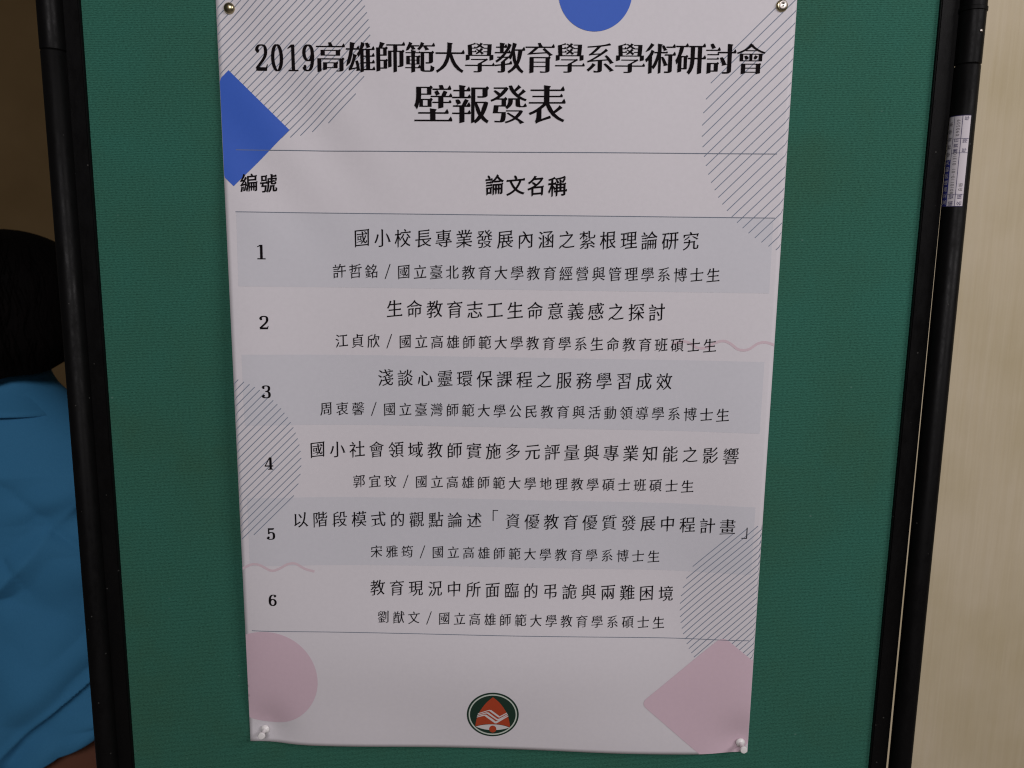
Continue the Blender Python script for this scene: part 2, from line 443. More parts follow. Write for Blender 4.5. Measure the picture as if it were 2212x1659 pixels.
# ------------------------------------------------------------------ lettering
def glyph_loops(ch):
    """outline of a character as loops of (x, y, is_corner)"""
    cu = bpy.data.curves.new('tmp', 'FONT'); cu.body = ch; cu.size = 1.0
    o = bpy.data.objects.new('tmp', cu); COL.objects.link(o)
    dg = bpy.context.evaluated_depsgraph_get(); dg.update()
    ob = o.evaluated_get(dg); cv = ob.to_curve(dg)
    loops = []
    for sp in cv.splines:
        bp = list(sp.bezier_points); n = len(bp); lp = []
        for i in range(n):
            p, q = bp[i], bp[(i + 1) % n]
            a, b, c, d = (np.array(k[:2]) for k in (p.co, p.handle_right, q.handle_left, q.co))
            din = np.array(p.co[:2]) - np.array(p.handle_left[:2]); dout = b - a
            corner = True
            if np.linalg.norm(din) > 1e-5 and np.linalg.norm(dout) > 1e-5:
                corner = din.dot(dout) / np.linalg.norm(din) / np.linalg.norm(dout) < 0.9
            lp.append((a[0], a[1], corner))
            ch_ = d - a; ln = np.linalg.norm(ch_)
            if ln < 1e-6: continue
            dev = max(abs(ch_[0] * (k - a)[1] - ch_[1] * (k - a)[0]) / ln for k in (b, c))
            if dev > 0.002:
                m = 4 if ln > 0.12 else 3
                for k in range(1, m):
                    t = k / m; pt = (1 - t) ** 3 * a + 3 * t * (1 - t) ** 2 * b + 3 * t * t * (1 - t) * c + t ** 3 * d
                    lp.append((pt[0], pt[1], False))
        cl = []
        for k in lp:
            if not cl or math.hypot(k[0] - cl[-1][0], k[1] - cl[-1][1]) > 1e-4: cl.append(k)
        if math.hypot(cl[0][0] - cl[-1][0], cl[0][1] - cl[-1][1]) < 1e-4: cl.pop()
        if len(cl) > 2: loops.append(cl)
    ob.to_curve_clear(); bpy.data.objects.remove(o); bpy.data.curves.remove(cu)
    def area(l): return 0.5 * sum(l[i][0] * l[(i + 1) % len(l)][1] - l[(i + 1) % len(l)][0] * l[i][1] for i in range(len(l)))
    if loops:
        big = max(loops, key=lambda l: abs(area(l)))
        if area(big) < 0: loops = [l[::-1] for l in loops]
    return loops

def gap_out(p, n, segs, lim):
    """free distance from p along n to the next piece of outline"""
    A, D = segs
    den = n[0] * D[:, 1] - n[1] * D[:, 0]
    ok = np.abs(den) > 1e-9; den = np.where(ok, den, 1)
    r = A - p
    t = (r[:, 0] * D[:, 1] - r[:, 1] * D[:, 0]) / den
    s = (r[:, 0] * n[1] - r[:, 1] * n[0]) / den
    g = t[ok & (t > 1e-4) & (s > -1e-3) & (s < 1.001)]
    return min(lim, float(g.min())) if len(g) else lim

STYLE = {   # vertical-stroke offset, horizontal-stroke offset, rise to the right, width scale, height scale
    'kai': (0.006, -0.007, 0.10, 0.83, 0.935), 'kai_bold': (0.023, 0.008, 0.10, 0.86, 0.94),
    'ming': (0.034, -0.015, 0.0, 0.93, 0.97), 'sans': (-0.004, -0.004, 0.0, 1.0, 1.0), 'thin': (-0.014, -0.014, 0.0, 1.0, 1.0)}
def restyle(loops, style):
    """sans outlines -> brush (kai) or heavy printed (ming) outlines"""
    wx, wy, shear, fx, fy = STYLE[style]
    kai = style.startswith('kai'); kb = 1.45 if style == 'kai_bold' else 1.0
    allp = [np.array([(x, y) for x, y, _ in l]) for l in loops]
    A = np.concatenate(allp); D = np.concatenate([np.roll(p, -1, 0) - p for p in allp])
    def free(p, n, lim): return gap_out(p, np.array(n, float), (A, D), lim)
    out = []
    for l, p in zip(loops, allp):
        n = len(p); e = np.roll(p, -1, 0) - p; ln = np.linalg.norm(e, axis=1); t = e / ln[:, None]
        nor = np.stack((t[:, 1], -t[:, 0]), 1)                # outward (solid on the left)
        off = np.empty(n)
        for i in range(n):
            o = wx * nor[i, 0] ** 2 + wy * nor[i, 1] ** 2
            g = min(free(p[i] + e[i] * k, nor[i], 0.5) for k in (0.25, 0.5, 0.75))
            if o > 0: o = min(o, 0.26 * g)
            else:
                th = min(free(p[i] + e[i] * k, -nor[i], 0.5) for k in (0.25, 0.5, 0.75))
                o = max(o, -0.27 * th)
            off[i] = o
        new = np.empty_like(p)
        for i in range(n):
            a, b = i - 1, i
            cr = t[a, 0] * t[b, 1] - t[a, 1] * t[b, 0]
            if abs(cr) < 0.25:
                m = nor[a] + nor[b]; m = m / max(np.linalg.norm(m), 1e-6); new[i] = p[i] + m * 0.5 * (off[a] + off[b])
            else:
                q1, q2 = p[i] + nor[a] * off[a], p[i] + nor[b] * off[b]
                s = ((q2 - q1)[0] * t[b, 1] - (q2 - q1)[1] * t[b, 0]) / cr
                v = q1 + t[a] * s; dv = v - p[i]; m = np.linalg.norm(dv)
                new[i] = p[i] + dv * min(1, 0.06 / max(m, 1e-6))
        rep = {}; term = set()
        P2 = lambda b, *ds: [tuple(b + np.array(d)) for d in ds]
        for i in range(n):
            j = (i + 1) % n
            if style in ('sans', 'thin') or not (l[i][2] and l[j][2]) or not 0.035 < ln[i] < 0.13: continue
            ti, tp, tn = t[i], t[i - 1], t[j]
            c1 = tp[0] * ti[1] - tp[1] * ti[0]; c2 = ti[0] * tn[1] - ti[1] * tn[0]
            if c1 < 0.55 or c2 < 0.55 or tp.dot(tn) > -0.5: continue
            side = min(ln[i - 1], ln[j])
            d = nor[i]; a_, b_ = new[i].copy(), new[j].copy(); mid = (a_ + b_) / 2
            room = free((p[i] + p[j]) / 2, d, 0.3); ext = min(0.035, room * 0.4)
            ax, ay = abs(ti[0]), abs(ti[1]); term |= {i, j}
            if ax < 0.15:                                      # end of a horizontal stroke
                if d[0] < 0:                                   # start: i upper, j lower
                    if kai:
                        up = min(0.010, 0.3 * free(p[i], (0, 1), 0.1)); q = min(side * 0.5, 0.06)
                        rep[i] = P2(a_, (q, 0), (0.026, up), (0.006, up + 0.004)); rep[j] = P2(b_, (-0.012 * kb, 0.004), (0.018, -0.008), (q, 0))
                else:                                          # end: i lower, j upper
                    if kai:
                        q = min(side * 0.55, 0.085); up = min(0.026 * kb, 0.4 * free(p[j] - np.array((0.02, 0)), (0, 1), 0.1)); dn = min(0.012, 0.3 * free(p[i], (0, -1), 0.1))
                        rep[i] = P2(a_, (-q, 0), (-0.012, -dn), (ext * 0.6, -dn * 0.6)); rep[j] = P2(b_, (ext * 0.8, -0.004), (-0.018, up), (-q, 0))
                    else:
                        hh = min(0.085, free(p[j] - np.array((0.03, 0)), (0, 1), 0.3) * 0.6); x2 = ext * 0.6
                        rep[i] = P2(a_, (x2, 0)); rep[j] = P2(b_, (x2 + 0.004, 0.003), (x2 - 0.034, hh), (x2 - 0.034 - hh * 0.8, 0.0))
            elif ay < 0.15:                                    # end of a vertical stroke
                if d[1] > 0:                                   # top: i right, j left
                    if kai:
                        q = min(side * 0.5, 0.07)
                        rep[i] = P2(a_, (0, -q), (0.012 * kb, -0.026), (0.0, -0.012)); rep[j] = P2(b_, (-0.014 * kb, 0.014), (-0.010, -0.012), (0, -q))
                    else: rep[i] = P2(a_, (0, -0.05), (0.030, -0.022), (0.022, -0.008)); rep[j] = P2(b_, (-0.006, 0.014))
                else:                                          # bottom: i left, j right
                    if kai: w_ = (b_ - a_); rep[i] = P2(a_ + w_ * 0.08, (0, 0.0), ); rep[j] = P2(b_ - w_ * 0.14, (0, 0.030)); rep[i] = P2(a_ + w_ * 0.10, (0, 0.01)) + P2(a_ + w_ * 0.30, (0, -ext * 0.7))
                    else: rep[i] = P2(a_, (0.0, 0.03), (0.0, -0.020)); rep[j] = P2(b_, (0.0, 0.012))
            else:
                if d[1] < 0.3 and d[0] < 0:                    # falling to the left, or a hook: draw to a point
                    rep[i] = [tuple(mid + (a_ - mid) * 0.16 + d * ext)]; rep[j] = [tuple(mid + (b_ - mid) * 0.16 + d * ext * 0.8)]
                elif d[1] < 0 and d[0] > 0:                    # falling to the right: flared foot (i left/lower, j right/upper)
                    back = -d * min(side * 0.45, 0.09); k = 0.020 * kb if kai else 0.026
                    nn = -ti                                       # towards the lower side
                    rep[i] = [tuple(a_ + back * 1.6), tuple(a_ + back * 0.35 + nn * k)]; rep[j] = [tuple(b_ + np.array((ext * 1.1, -0.012))), tuple(b_ + back * 0.7)]
                elif d[1] > 0 and d[0] < 0:                    # start at upper left: pointed
                    f = 0.45 if kai else 0.8
                    rep[i] = [tuple(mid + (a_ - mid) * f)]; rep[j] = [tuple(mid + (b_ - mid) * f + d * 0.014)]
                else:                                          # start at upper right: knobbed
                    rep[i] = [tuple(a_ + np.array((0.006, -0.006)))]; rep[j] = [tuple(b_ + np.array((-0.006, 0.010)))]
        if style not in ('sans', 'thin'):
            for i in range(n):                                 # shoulders and feet of boxes
                if i in term or not l[i][2]: continue
                a, b = t[i - 1], t[i]
                if a[0] * b[1] - a[1] * b[0] < 0.7: continue
                if ln[i - 1] < 0.09 or ln[i] < 0.09: continue
                if a[1] > 0.9 and b[0] < -0.9:                 # top right
                    g1 = 0.4 * min(free(p[i] + np.array((0, -0.03)), (1, 0), 0.1), free(p[i] + np.array((-0.03, 0)), (0, 1), 0.1))
                    k = min(0.022 * kb if kai else 0.035, g1)
                    rep[i] = P2(new[i], (0, -0.055), (k, -0.020), (k * 0.9, -0.004), (-0.016, k), (-0.055, 0))
                elif b[0] > 0.9 and a[1] < -0.9 and kai:       # bottom left
                    k = min(0.022, 0.4 * free(p[i] + np.array((0.02, 0)), (0, -1), 0.1)); rep[i] = P2(new[i], (0.006, -k), (0.034, -k), (0.046, 0))
                elif a[0] > 0.9 and b[1] > 0.9 and kai:        # bottom right
                    k = min(0.026, 0.4 * free(p[i] - np.array((0.02, 0)), (0, -1), 0.1)); rep[i] = P2(new[i], (-0.056, 0), (-0.044, -k), (-0.006, -k * 0.8))
        lp = []
        for i in range(n):
            if i in rep: lp += rep[i]
            else: lp.append((float(new[i][0]), float(new[i][1])))
        out.append([(0.5 + (x - 0.5) * fx, 0.38 + (y - 0.38 + shear * (x - 0.5)) * fy) for x, y in lp])
    return out

# serif figures, drawn with a pen that is thick on the verticals
def bez(pts, n=14):
    out = []
    for k in range(0, len(pts) - 1, 3):
        a, b, c, d = (np.array(q, float) for q in pts[k:k + 4])
        for i in range(n + (k + 4 >= len(pts))):
            t = i / n; out.append((1 - t) ** 3 * a + 3 * t * (1 - t) ** 2 * b + 3 * t * t * (1 - t) * c + t ** 3 * d)
    return out
def pen(pts, thin, thick, pw=1.4, closed=False):
    n = len(pts); up, dn = [], []
    for i, p in enumerate(pts):
        d = (pts[(i + 1) % n] - pts[i - 1]) if closed else (pts[min(i + 1, n - 1)] - pts[max(i - 1, 0)])
        d = d / np.linalg.norm(d); wd = thin + (thick - thin) * abs(d[1]) ** pw
        nn = np.array((-d[1], d[0])); up.append(tuple(p + nn * wd / 2)); dn.append(tuple(p - nn * wd / 2))
    return [up, dn[::-1]] if closed else [up + dn[::-1]]
def ball(x, y, r): return [[(x + r * math.cos(a * math.pi / 10), y + r * math.sin(a * math.pi / 10)) for a in range(20)]]
def rect(x0, y0, x1, y1): return [[(x0, y0), (x1, y0), (x1, y1), (x0, y1)]]
def figure(ch, thin, thick):
    """list of loop groups; box 0..0.6 wide, 0..1 high"""
    h = thick / 2
    if ch == '0':
        el = [np.array((0.30 + (0.30 - h) * math.cos(a * math.pi / 24), 0.5 + (0.5 - thin / 2) * math.sin(a * math.pi / 24))) for a in range(48)]
        return [pen(el, thin, thick, 1.2, True)]
    if ch == '1':
        return [rect(0.32 - h, 0.03, 0.32 + h, 0.995), [[(0.32 - h, 0.995), (0.32 + h * 0.2, 0.995), (0.32 - h, 0.90), (0.06, 0.83), (0.06, 0.865)]], rect(0.07, 0, 0.57, thin)]
    if ch == '2':
        c = bez([(0.08, 0.76), (0.08, 0.90), (0.17, 1 - thin / 2), (0.30, 1 - thin / 2), (0.46, 1 - thin / 2), (0.60 - h, 0.90), (0.60 - h, 0.73), (0.60 - h, 0.50), (0.30, 0.36), (0.05, 0.07)])
        return [pen(c, thin, thick * 0.95), ball(0.12, 0.76, 0.078), [[(0.02, 0.0), (0.55, 0.0), (0.60, 0.25), (0.565, 0.25), (0.51, 0.135), (0.06, 0.135)]]]
    if ch == '9' or ch == '6':
        el = [np.array((0.30 + (0.29 - h) * math.cos(a * math.pi / 22), 0.69 + (0.31 - thin / 2) * math.sin(a * math.pi / 22))) for a in range(44)]
        tail = bez([(0.60 - h, 0.62), (0.60 - h, 0.25), (0.44, thin / 2), (0.26, thin / 2), (0.16, thin / 2), (0.09, 0.08), (0.09, 0.15)])
        g = [pen(el, thin, thick, 1.2, True), pen(tail, thin, thick), ball(0.13, 0.165, 0.075)]
        if ch == '6': g = [[[(0.60 - x, 1.0 - y) for x, y in l] for l in q] for q in g]
        return g
    if ch == '3':
        c = bez([(0.08, 0.82), (0.10, 0.93), (0.18, 1 - thin / 2), (0.28, 1 - thin / 2), (0.43, 1 - thin / 2), (0.53 - h * 0.5, 0.90), (0.53 - h * 0.5, 0.77), (0.53 - h * 0.5, 0.62), (0.42, 0.535), (0.24, 0.53)])
        d = bez([(0.24, 0.53), (0.46, 0.53), (0.59 - h, 0.43), (0.59 - h, 0.27), (0.59 - h, 0.10), (0.45, thin / 2), (0.28, thin / 2), (0.15, thin / 2), (0.07, 0.08), (0.06, 0.19)])
        return [pen(c, thin, thick), pen(d, thin, thick), ball(0.125, 0.80, 0.075), ball(0.12, 0.20, 0.085)]
    if ch == '4':
        return [rect(0.42 - h, 0.03, 0.42 + h, 1.0), [[(0.42 - h, 1.0), (0.42, 1.0), (0.085, 0.31), (0.02, 0.31)]], rect(0.02, 0.255, 0.60, 0.255 + thin * 1.3), rect(0.24, 0, 0.58, thin)]
    if ch == '5':
        c = bez([(0.115, 0.52), (0.20, 0.60), (0.24, 0.62), (0.32, 0.62), (0.48, 0.62), (0.59 - h, 0.50), (0.59 - h, 0.32), (0.59 - h, 0.12), (0.45, thin / 2), (0.28, thin / 2), (0.15, thin / 2), (0.07, 0.08), (0.06, 0.19)])
        return [pen(c, thin, thick), ball(0.12, 0.20, 0.085), rect(0.10, 0.49, 0.10 + thin * 1.4, 0.99), [[(0.10, 0.99), (0.10, 0.85), (0.48, 0.85), (0.55, 0.99)]]]

GLYPHS = {}
def glyph(ch, style):
    k = (ch, style)
    if k not in GLYPHS:
        if style == 'figure_bold' or style == 'figure':
            V, T = [], []
            for g in figure(ch, 0.045, 0.168) if style == 'figure_bold' else figure(ch, 0.070, 0.158):
                v_, t_ = fill_loops(g); b = len(V); V += v_; T += [tuple(i + b for i in t) for t in t_]
            GLYPHS[k] = (V, T)
        else:
            GLYPHS[k] = fill_loops(restyle(glyph_loops(ch), style)) if ch != ' ' else ([], [])
    return GLYPHS[k]

def text_line(name, s, first, last, em, style, last_index=None):
    """characters centred on points evenly spaced from first to last (photograph pixels)"""
    n = (last_index if last_index is not None else len(s) - 1)
    A, B = np.array(P(*first)), np.array(P(*last))
    step = (B - A) / max(n, 1); sl = step[1] / step[0] if n else 0.0
    V, T = [], []
    for i, ch in enumerate(s):
        c = A + step * i
        c2 = c
        if ch == '/':                                            # full-width slash
            hw, hh, t = 0.16 * em, 0.46 * em, 0.028 * em
            v_ = [(c[0] - hw - t, c[1] - hh), (c[0] - hw + t, c[1] - hh), (c[0] + hw + t, c[1] + hh), (c[0] + hw - t, c[1] + hh)]; t_ = [(0, 1, 2, 3)]
        elif style.startswith('figure'):
            gv, t_ = glyph(ch, style); hgt = em; wdt = em * (0.81 if style == 'figure_bold' else 1.12)
            v_ = [(c[0] + (x - 0.31) * wdt, c[1] + (y - 0.5) * hgt) for x, y in gv]
        else:
            gv, t_ = glyph(ch, 'thin' if ch in '「」' else style)
            if ch == '「': c = c + np.array((-0.20, 0.15)) * em
            if ch == '」': c = c + np.array((0.16, -0.15)) * em
            v_ = [(c[0] + (x - 0.5) * em, c[1] + (y - 0.38) * em + sl * (x - 0.5) * em) for x, y in gv]
        b = len(V); V += v_; T += [tuple(i_ + b for i_ in q) for q in t_]
    return printed(name, V, T, 0.00050, M_ink, maxlen=0.008)

K = PXM
text_line('title_text', '2019', (565.5, 124.5), (666.5, 125), 51 * K, 'figure_bold')
text_line('title_text', '高雄師範大學教育學系學術研討會', (713.8, 123.4), (1622, 127.5), 65 * K, 'ming')
text_line('subtitle_text', '壁報發表', (935, 224.5), (1181, 225.5), 83.5 * K, 'ming')
text_line('column_heading', '編號', (538, 394.8), (580.8, 396), 41 * K, 'kai_bold')
text_line('column_heading', '論文名稱', (1068.6, 399.2), (1204, 402.4), 45 * K, 'kai_bold')
for ch, c, hh in (('1', (564.5, 544.3), 29.5), ('2', (570.7, 696.6), 27.5), ('3', (575.8, 846.2), 27.2), ('4', (581.2, 1001), 27), ('5', (585.9, 1153), 26.5), ('6', (589.7, 1296.4), 26.2)):
    text_line('row_number', ch, c, (c[0] + 10, c[1]), hh * K * 1.02, 'figure', 1)
ROWS = [
    ('國小校長專業發展內涵之紮根理論研究', (781.9, 513.4), (1492, 520.4), 42.5, '許哲銘/國立臺北教育大學教育經營與管理學系博士生', (733, 585.2), (1540.4, 594.3), 34.0, None),
    ('生命教育志工生命意義感之探討', (852.2, 666.4), (1418.5, 674.6), 42.0, '江貞欣/國立高雄師範大學教育學系生命教育班碩士生', (738, 735.6), (1533, 746.4), 33.6, None),
    ('淺談心靈環保課程之服務學習成效', (832.9, 815.4), (1434.6, 824.2), 41.6, '周衷馨/國立臺灣師範大學公民教育與活動領導學系博士生', (705.1, 882.3), (1560.9, 896.7), 33.4, None),
    ('國小社會領域教師實施多元評量與專業知能之影響', (686.1, 970.4), (1578.7, 985.3), 41.2, '郭宜玟/國立高雄師範大學地理教學碩士班碩士生', (776, 1038.8), (1484.7, 1050.5), 33.0, None),
    ('以階段模式的觀點論述「資優教育優質發展中程計畫」', (649.2, 1122.3), (1571.4, 1138), 40.8, '宋雅筠/國立高雄師範大學教育學系博士生', (813.5, 1190.6), (1411.7, 1201.7), 32.6, 22),
    ('教育現況中所面臨的弔詭與兩難困境', (815.9, 1268.7), (1438.4, 1281.7), 40.4, '劉猷文/國立高雄師範大學教育學系碩士生', (828.5, 1332.2), (1422.3, 1344.4), 32.2, None)]
for (s1, a1, b1, e1, s2, a2, b2, e2, li) in ROWS:
    text_line('entry_title', s1, a1, b1, e1 * K, 'kai', li)
    text_line('author_line', s2, a2, b2, e2 * K, 'kai')

# ------------------------------------------------------------------ emblem
def E(x, y): return P(972.1 + 0.09763 * x, 1458.1 + 0.09763 * y)
def Em(pts): return [E(*p) for p in pts]
def oval(cx_, cy_, rx, ry, n=80): return Em([(cx_ + rx * math.cos(2 * math.pi * i / n), cy_ + ry * math.sin(2 * math.pi * i / n)) for i in range(n)])
emblem = solid('emblem', oval(947, 870, 575, 482), 0.00030, M_egreen)
def sub(name, loops, eps, m):
    V, T = fill_loops(loops); return printed(name, V, T, eps, m, emblem, 0.006)
sub('emblem_ring', [oval(947, 872, 534, 448), oval(947, 872, 506, 420)[::-1]], 0.00036, M_ering)
def q_curve(pts, n=10):
    return [tuple(q) for q in bez(pts, n)]
bell = q_curve([(950, 488), (730, 640), (575, 880), (562, 1128), (700, 1085), (820, 1082), (940, 1082), (1070, 1082), (1200, 1100), (1326, 1150), (1322, 900), (1180, 640), (950, 488)])[:-1]
sub('emblem_bell', [Em(bell)], 0.00036, M_ered)
eye = q_curve([(572, 1136), (690, 1098), (820, 1088), (940, 1088), (1070, 1088), (1190, 1108), (1316, 1158), (1190, 1200), (1070, 1215), (950, 1215), (800, 1212), (680, 1185), (572, 1136)])[:-1]
sub('emblem_rim', [Em(eye)], 0.00042, M_ewhite)
sub('emblem_clapper', [oval(946, 1190, 80, 76, 40)], 0.00048, M_ered)
zig = [[(612, 864), (622, 842), (868, 768), (912, 772), (1098, 910), (1258, 826), (1268, 846), (1092, 938), (1062, 930), (868, 790), (842, 792)],
       [(600, 900), (608, 878), (812, 820), (852, 824), (1044, 966), (1084, 964), (1272, 860), (1280, 880), (1080, 996), (1034, 996), (818, 848), (792, 848)],
       [(592, 936), (598, 916), (742, 872), (802, 872), (1012, 1022), (1288, 892), (1294, 910), (1030, 1064), (992, 1064), (770, 904), (742, 900)]]
for z_ in zig: sub('emblem_stroke', [Em(z_)], 0.00042, M_ewhite)

# ------------------------------------------------------------------ tacks and push pins
def on_board(p): return (p[0], -lift(*p) - 0.0003, p[1])
b0 = on_board(TACKS[0])
V, F = lathe_vf([(0.0058, -0.0002), (0.0058, 0.0004), (0.0053, 0.0018), (0.0043, 0.0029), (0.0028, 0.0036), (0.0012, 0.0039)], b0, (0, -1, 0))
t1 = link_mesh('thumbtack', V, F, M_brass, None, True); tag(t1, 'domed brass thumbtack at the top left corner of the poster', 'thumbtack', 'thumbtacks at the top of the poster')
b1 = on_board(TACKS[1])
t2 = empty('thumbtack', b1, 'nickel thumbtack with a raised centre at the top right corner of the poster', 'thumbtack', 'thumbtacks at the top of the poster')
V, F = lathe_vf([(0.0060, -0.0002), (0.0060, 0.0005), (0.0055, 0.0014), (0.0044, 0.0020)], b1, (0, -1, 0))
link_mesh('disc', V, F, M_brass, t2, True)
b1c = (b1[0] + 0.0004, b1[1] - 0.0018, b1[2] + 0.0004)
V, F = lathe_vf([(0.0040, 0), (0.0040, 0.0010), (0.0036, 0.0015), (0.0012, 0.0017), (0.0008, 0.0014)], b1c, (0, -1, 0))
link_mesh('centre_cap', V, F, M_steel, t2, True)
for pos, lab, tilt in ((PINS[0], 'white plastic push pin in the bottom left corner of the poster', (0.03, -1, 0.02)),
                       (PINS[1], 'white plastic push pin in the bottom right corner of the poster', (0.02, -1, -0.02))):
    bp_ = on_board(pos); ax = Vector(tilt).normalized()
    pp = empty('push_pin', bp_, lab, 'push pin', 'white push pins at the bottom of the poster')
    V, F = lathe_vf([(0.0022, 0.0010), (0.0050, 0.0014), (0.0053, 0.0024), (0.0046, 0.0036), (0.0028, 0.0050), (0.0023, 0.0085), (0.0026, 0.0125), (0.0036, 0.0142), (0.0043, 0.0152), (0.0043, 0.0165), (0.0036, 0.0174), (0.0015, 0.0177)], bp_, ax, 32)
    link_mesh('grip', V, F, M_pin, pp, True)
    V, F = lathe_vf([(0.0005, -0.004), (0.0005, 0.0014)], bp_, ax, 10)
    link_mesh('needle', V, F, M_steel, pp, True)

# ------------------------------------------------------------------ asset sticker on the right post
SZ0, SZ1 = hit(2062, 446, POST_Y - PR)[1], hit(2078, 248, POST_Y - PR)[1]
A0, A1 = math.radians(-100), math.radians(10)
def on_post(t, s, eps):
    """t: 0 left .. 1 right round the tube, s: 0 bottom .. 1 top"""
    a = A0 + (A1 - A0) * t; r = PR + eps
    zz = SZ0 + (SZ1 - SZ0) * s; return (RPX + r * math.sin(a) + 0.0030 * (1.45 - zz), POST_Y - r * math.cos(a), zz)
SH = SZ1 - SZ0; SWID = (A1 - A0) * PR
def wrap_quad(name, t0, t1_, s0, s1, eps, m, parent):
    n = max(2, int((t1_ - t0) * 24)); V, F = [], []
    for i in range(n + 1):
        t = t0 + (t1_ - t0) * i / n
        V += [on_post(t, s0, eps), on_post(t, s1, eps)]
    for i in range(n): F.append((2 * i, 2 * i + 2, 2 * i + 3, 2 * i + 1))
    return V, F
def wrap_part(name, quads, eps, m, parent):
    V, F = [], []
    for q in quads:
        v_, f_ = wrap_quad(name, *q, eps, m, parent); b = len(V); V += v_; F += [tuple(i + b for i in f) for f in f_]
    return link_mesh(name, V, F, m, parent, True)
stick = wrap_part('asset_sticker', [(0, 1, 0, 1)], 0.00015, M_sticker, board)
wrap_part('title_bar', [(0.0, 0.34, 0.0, 0.52), (0.0, 0.34, 0.52, 0.521)], 0.00025, M_sblue, stick)
bw = 0.012
lines = [(0.34, 1, 0.135, 0.139), (0.34, 1, 0.590, 0.594), (0.34, 1, 0.745, 0.749), (0.66, 0.68, 0, 1), (0.34, 0.355, 0.52, 1), (0, 1, 0.0, 0.006), (0.0, 1, 0.994, 1.0)]
wrap_part('ruled_lines', lines, 0.00030, M_sink, stick)
def stick_text(name, s, t_mid, s0, pitch, em, m, eps=0.00035, wide=1.0):
    """text reading upwards along the post"""
    V, F = [], []
    for i, ch in enumerate(s):
        if ch == ' ': continue
        gv, gt = glyph(ch, 'sans'); b = len(V)
        for x, y in gv:
            V.append(on_post(t_mid - (y - 0.38) * em / SWID, s0 + (i * pitch + (x - 0.5) * em * wide) / SH, eps))
        F += [tuple(k + b for k in f) for f in gt]
    return link_mesh(name, V, F, m, stick)
cw = 0.0056
stick_text('sticker_text', '國立高雄師範大', 0.19, 0.05, 0.0066, cw * 0.95, M_sticker)
stick_text('sticker_text', '學教育學系', 0.19, 0.58, 0.0075, cw * 0.9, M_sdot)
stick_text('sticker_text', '編號', 0.50, 0.035, 0.0066, cw * 0.9, M_sink)
stick_text('sticker_text', '名稱', 0.84, 0.035, 0.0066, cw * 0.9, M_sink)
stick_text('sticker_text', '8010110-01 013101', 0.50, 0.165, 0.0026, 0.0046, M_sdot, wide=0.9)
stick_text('sticker_text', '白板', 0.84, 0.19, 0.0045, cw * 0.75, M_sdot)
stick_text('sticker_text', '購買日', 0.50, 0.615, 0.0052, cw * 0.8, M_sink)
stick_text('sticker_text', '年限', 0.84, 0.62, 0.0092, cw * 0.85, M_sink)
stick_text('sticker_text', '090509', 0.52, 0.80, 0.0028, 0.0046, M_sdot, wide=0.9)
stick_text('sticker_text', '年', 0.84, 0.965, 0.006, cw * 0.85, M_sink)

# ------------------------------------------------------------------ person behind the board, seen from the back
PY = 0.46
hx, hz = hit(8, 660, PY)                              # middle of the head
top_z = hit(10, 494, PY)[1]; nape_z = hit(60, 826, PY - 0.11)[1]; nk = hit(97, 828, PY)[1]
M_skin = mat('skin', (0.36, 0.19, 0.12), 0.55, 0.4)
M_hair = mat('black_hair', (0.004, 0.003, 0.003), 0.75, 0.06)
hn = noise_tex(M_hair, coords(M_hair, (260, 260, 14)), 1.0, 4)
base(M_hair, ramp(M_hair, hn, [(0.35, (0.0015, 0.001, 0.001)), (0.75, (0.0040, 0.0026, 0.0024))])); bump(M_hair, hn, 0.4, 0.002)
M_shirt = mat('blue_shirt', (0.06, 0.22, 0.42), 0.8, 0.2)
sn = noise_tex(M_shirt, coords(M_shirt), 900, 2)
base(M_shirt, ramp(M_shirt, sn, [(0.3, (0.042, 0.205, 0.40)), (0.7, (0.056, 0.245, 0.46))]))
M_trou = mat('brown_trousers', (0.16, 0.065, 0.04), 0.85, 0.2)
person = empty('person', (hx, PY, 0.0), 'person with black bobbed hair and blue shirt standing with back turned behind the board', 'person')
sh_z = nk - 0.085                                    # shoulder line
hip_z = hit(60, 1640, PY)[1] + 0.06
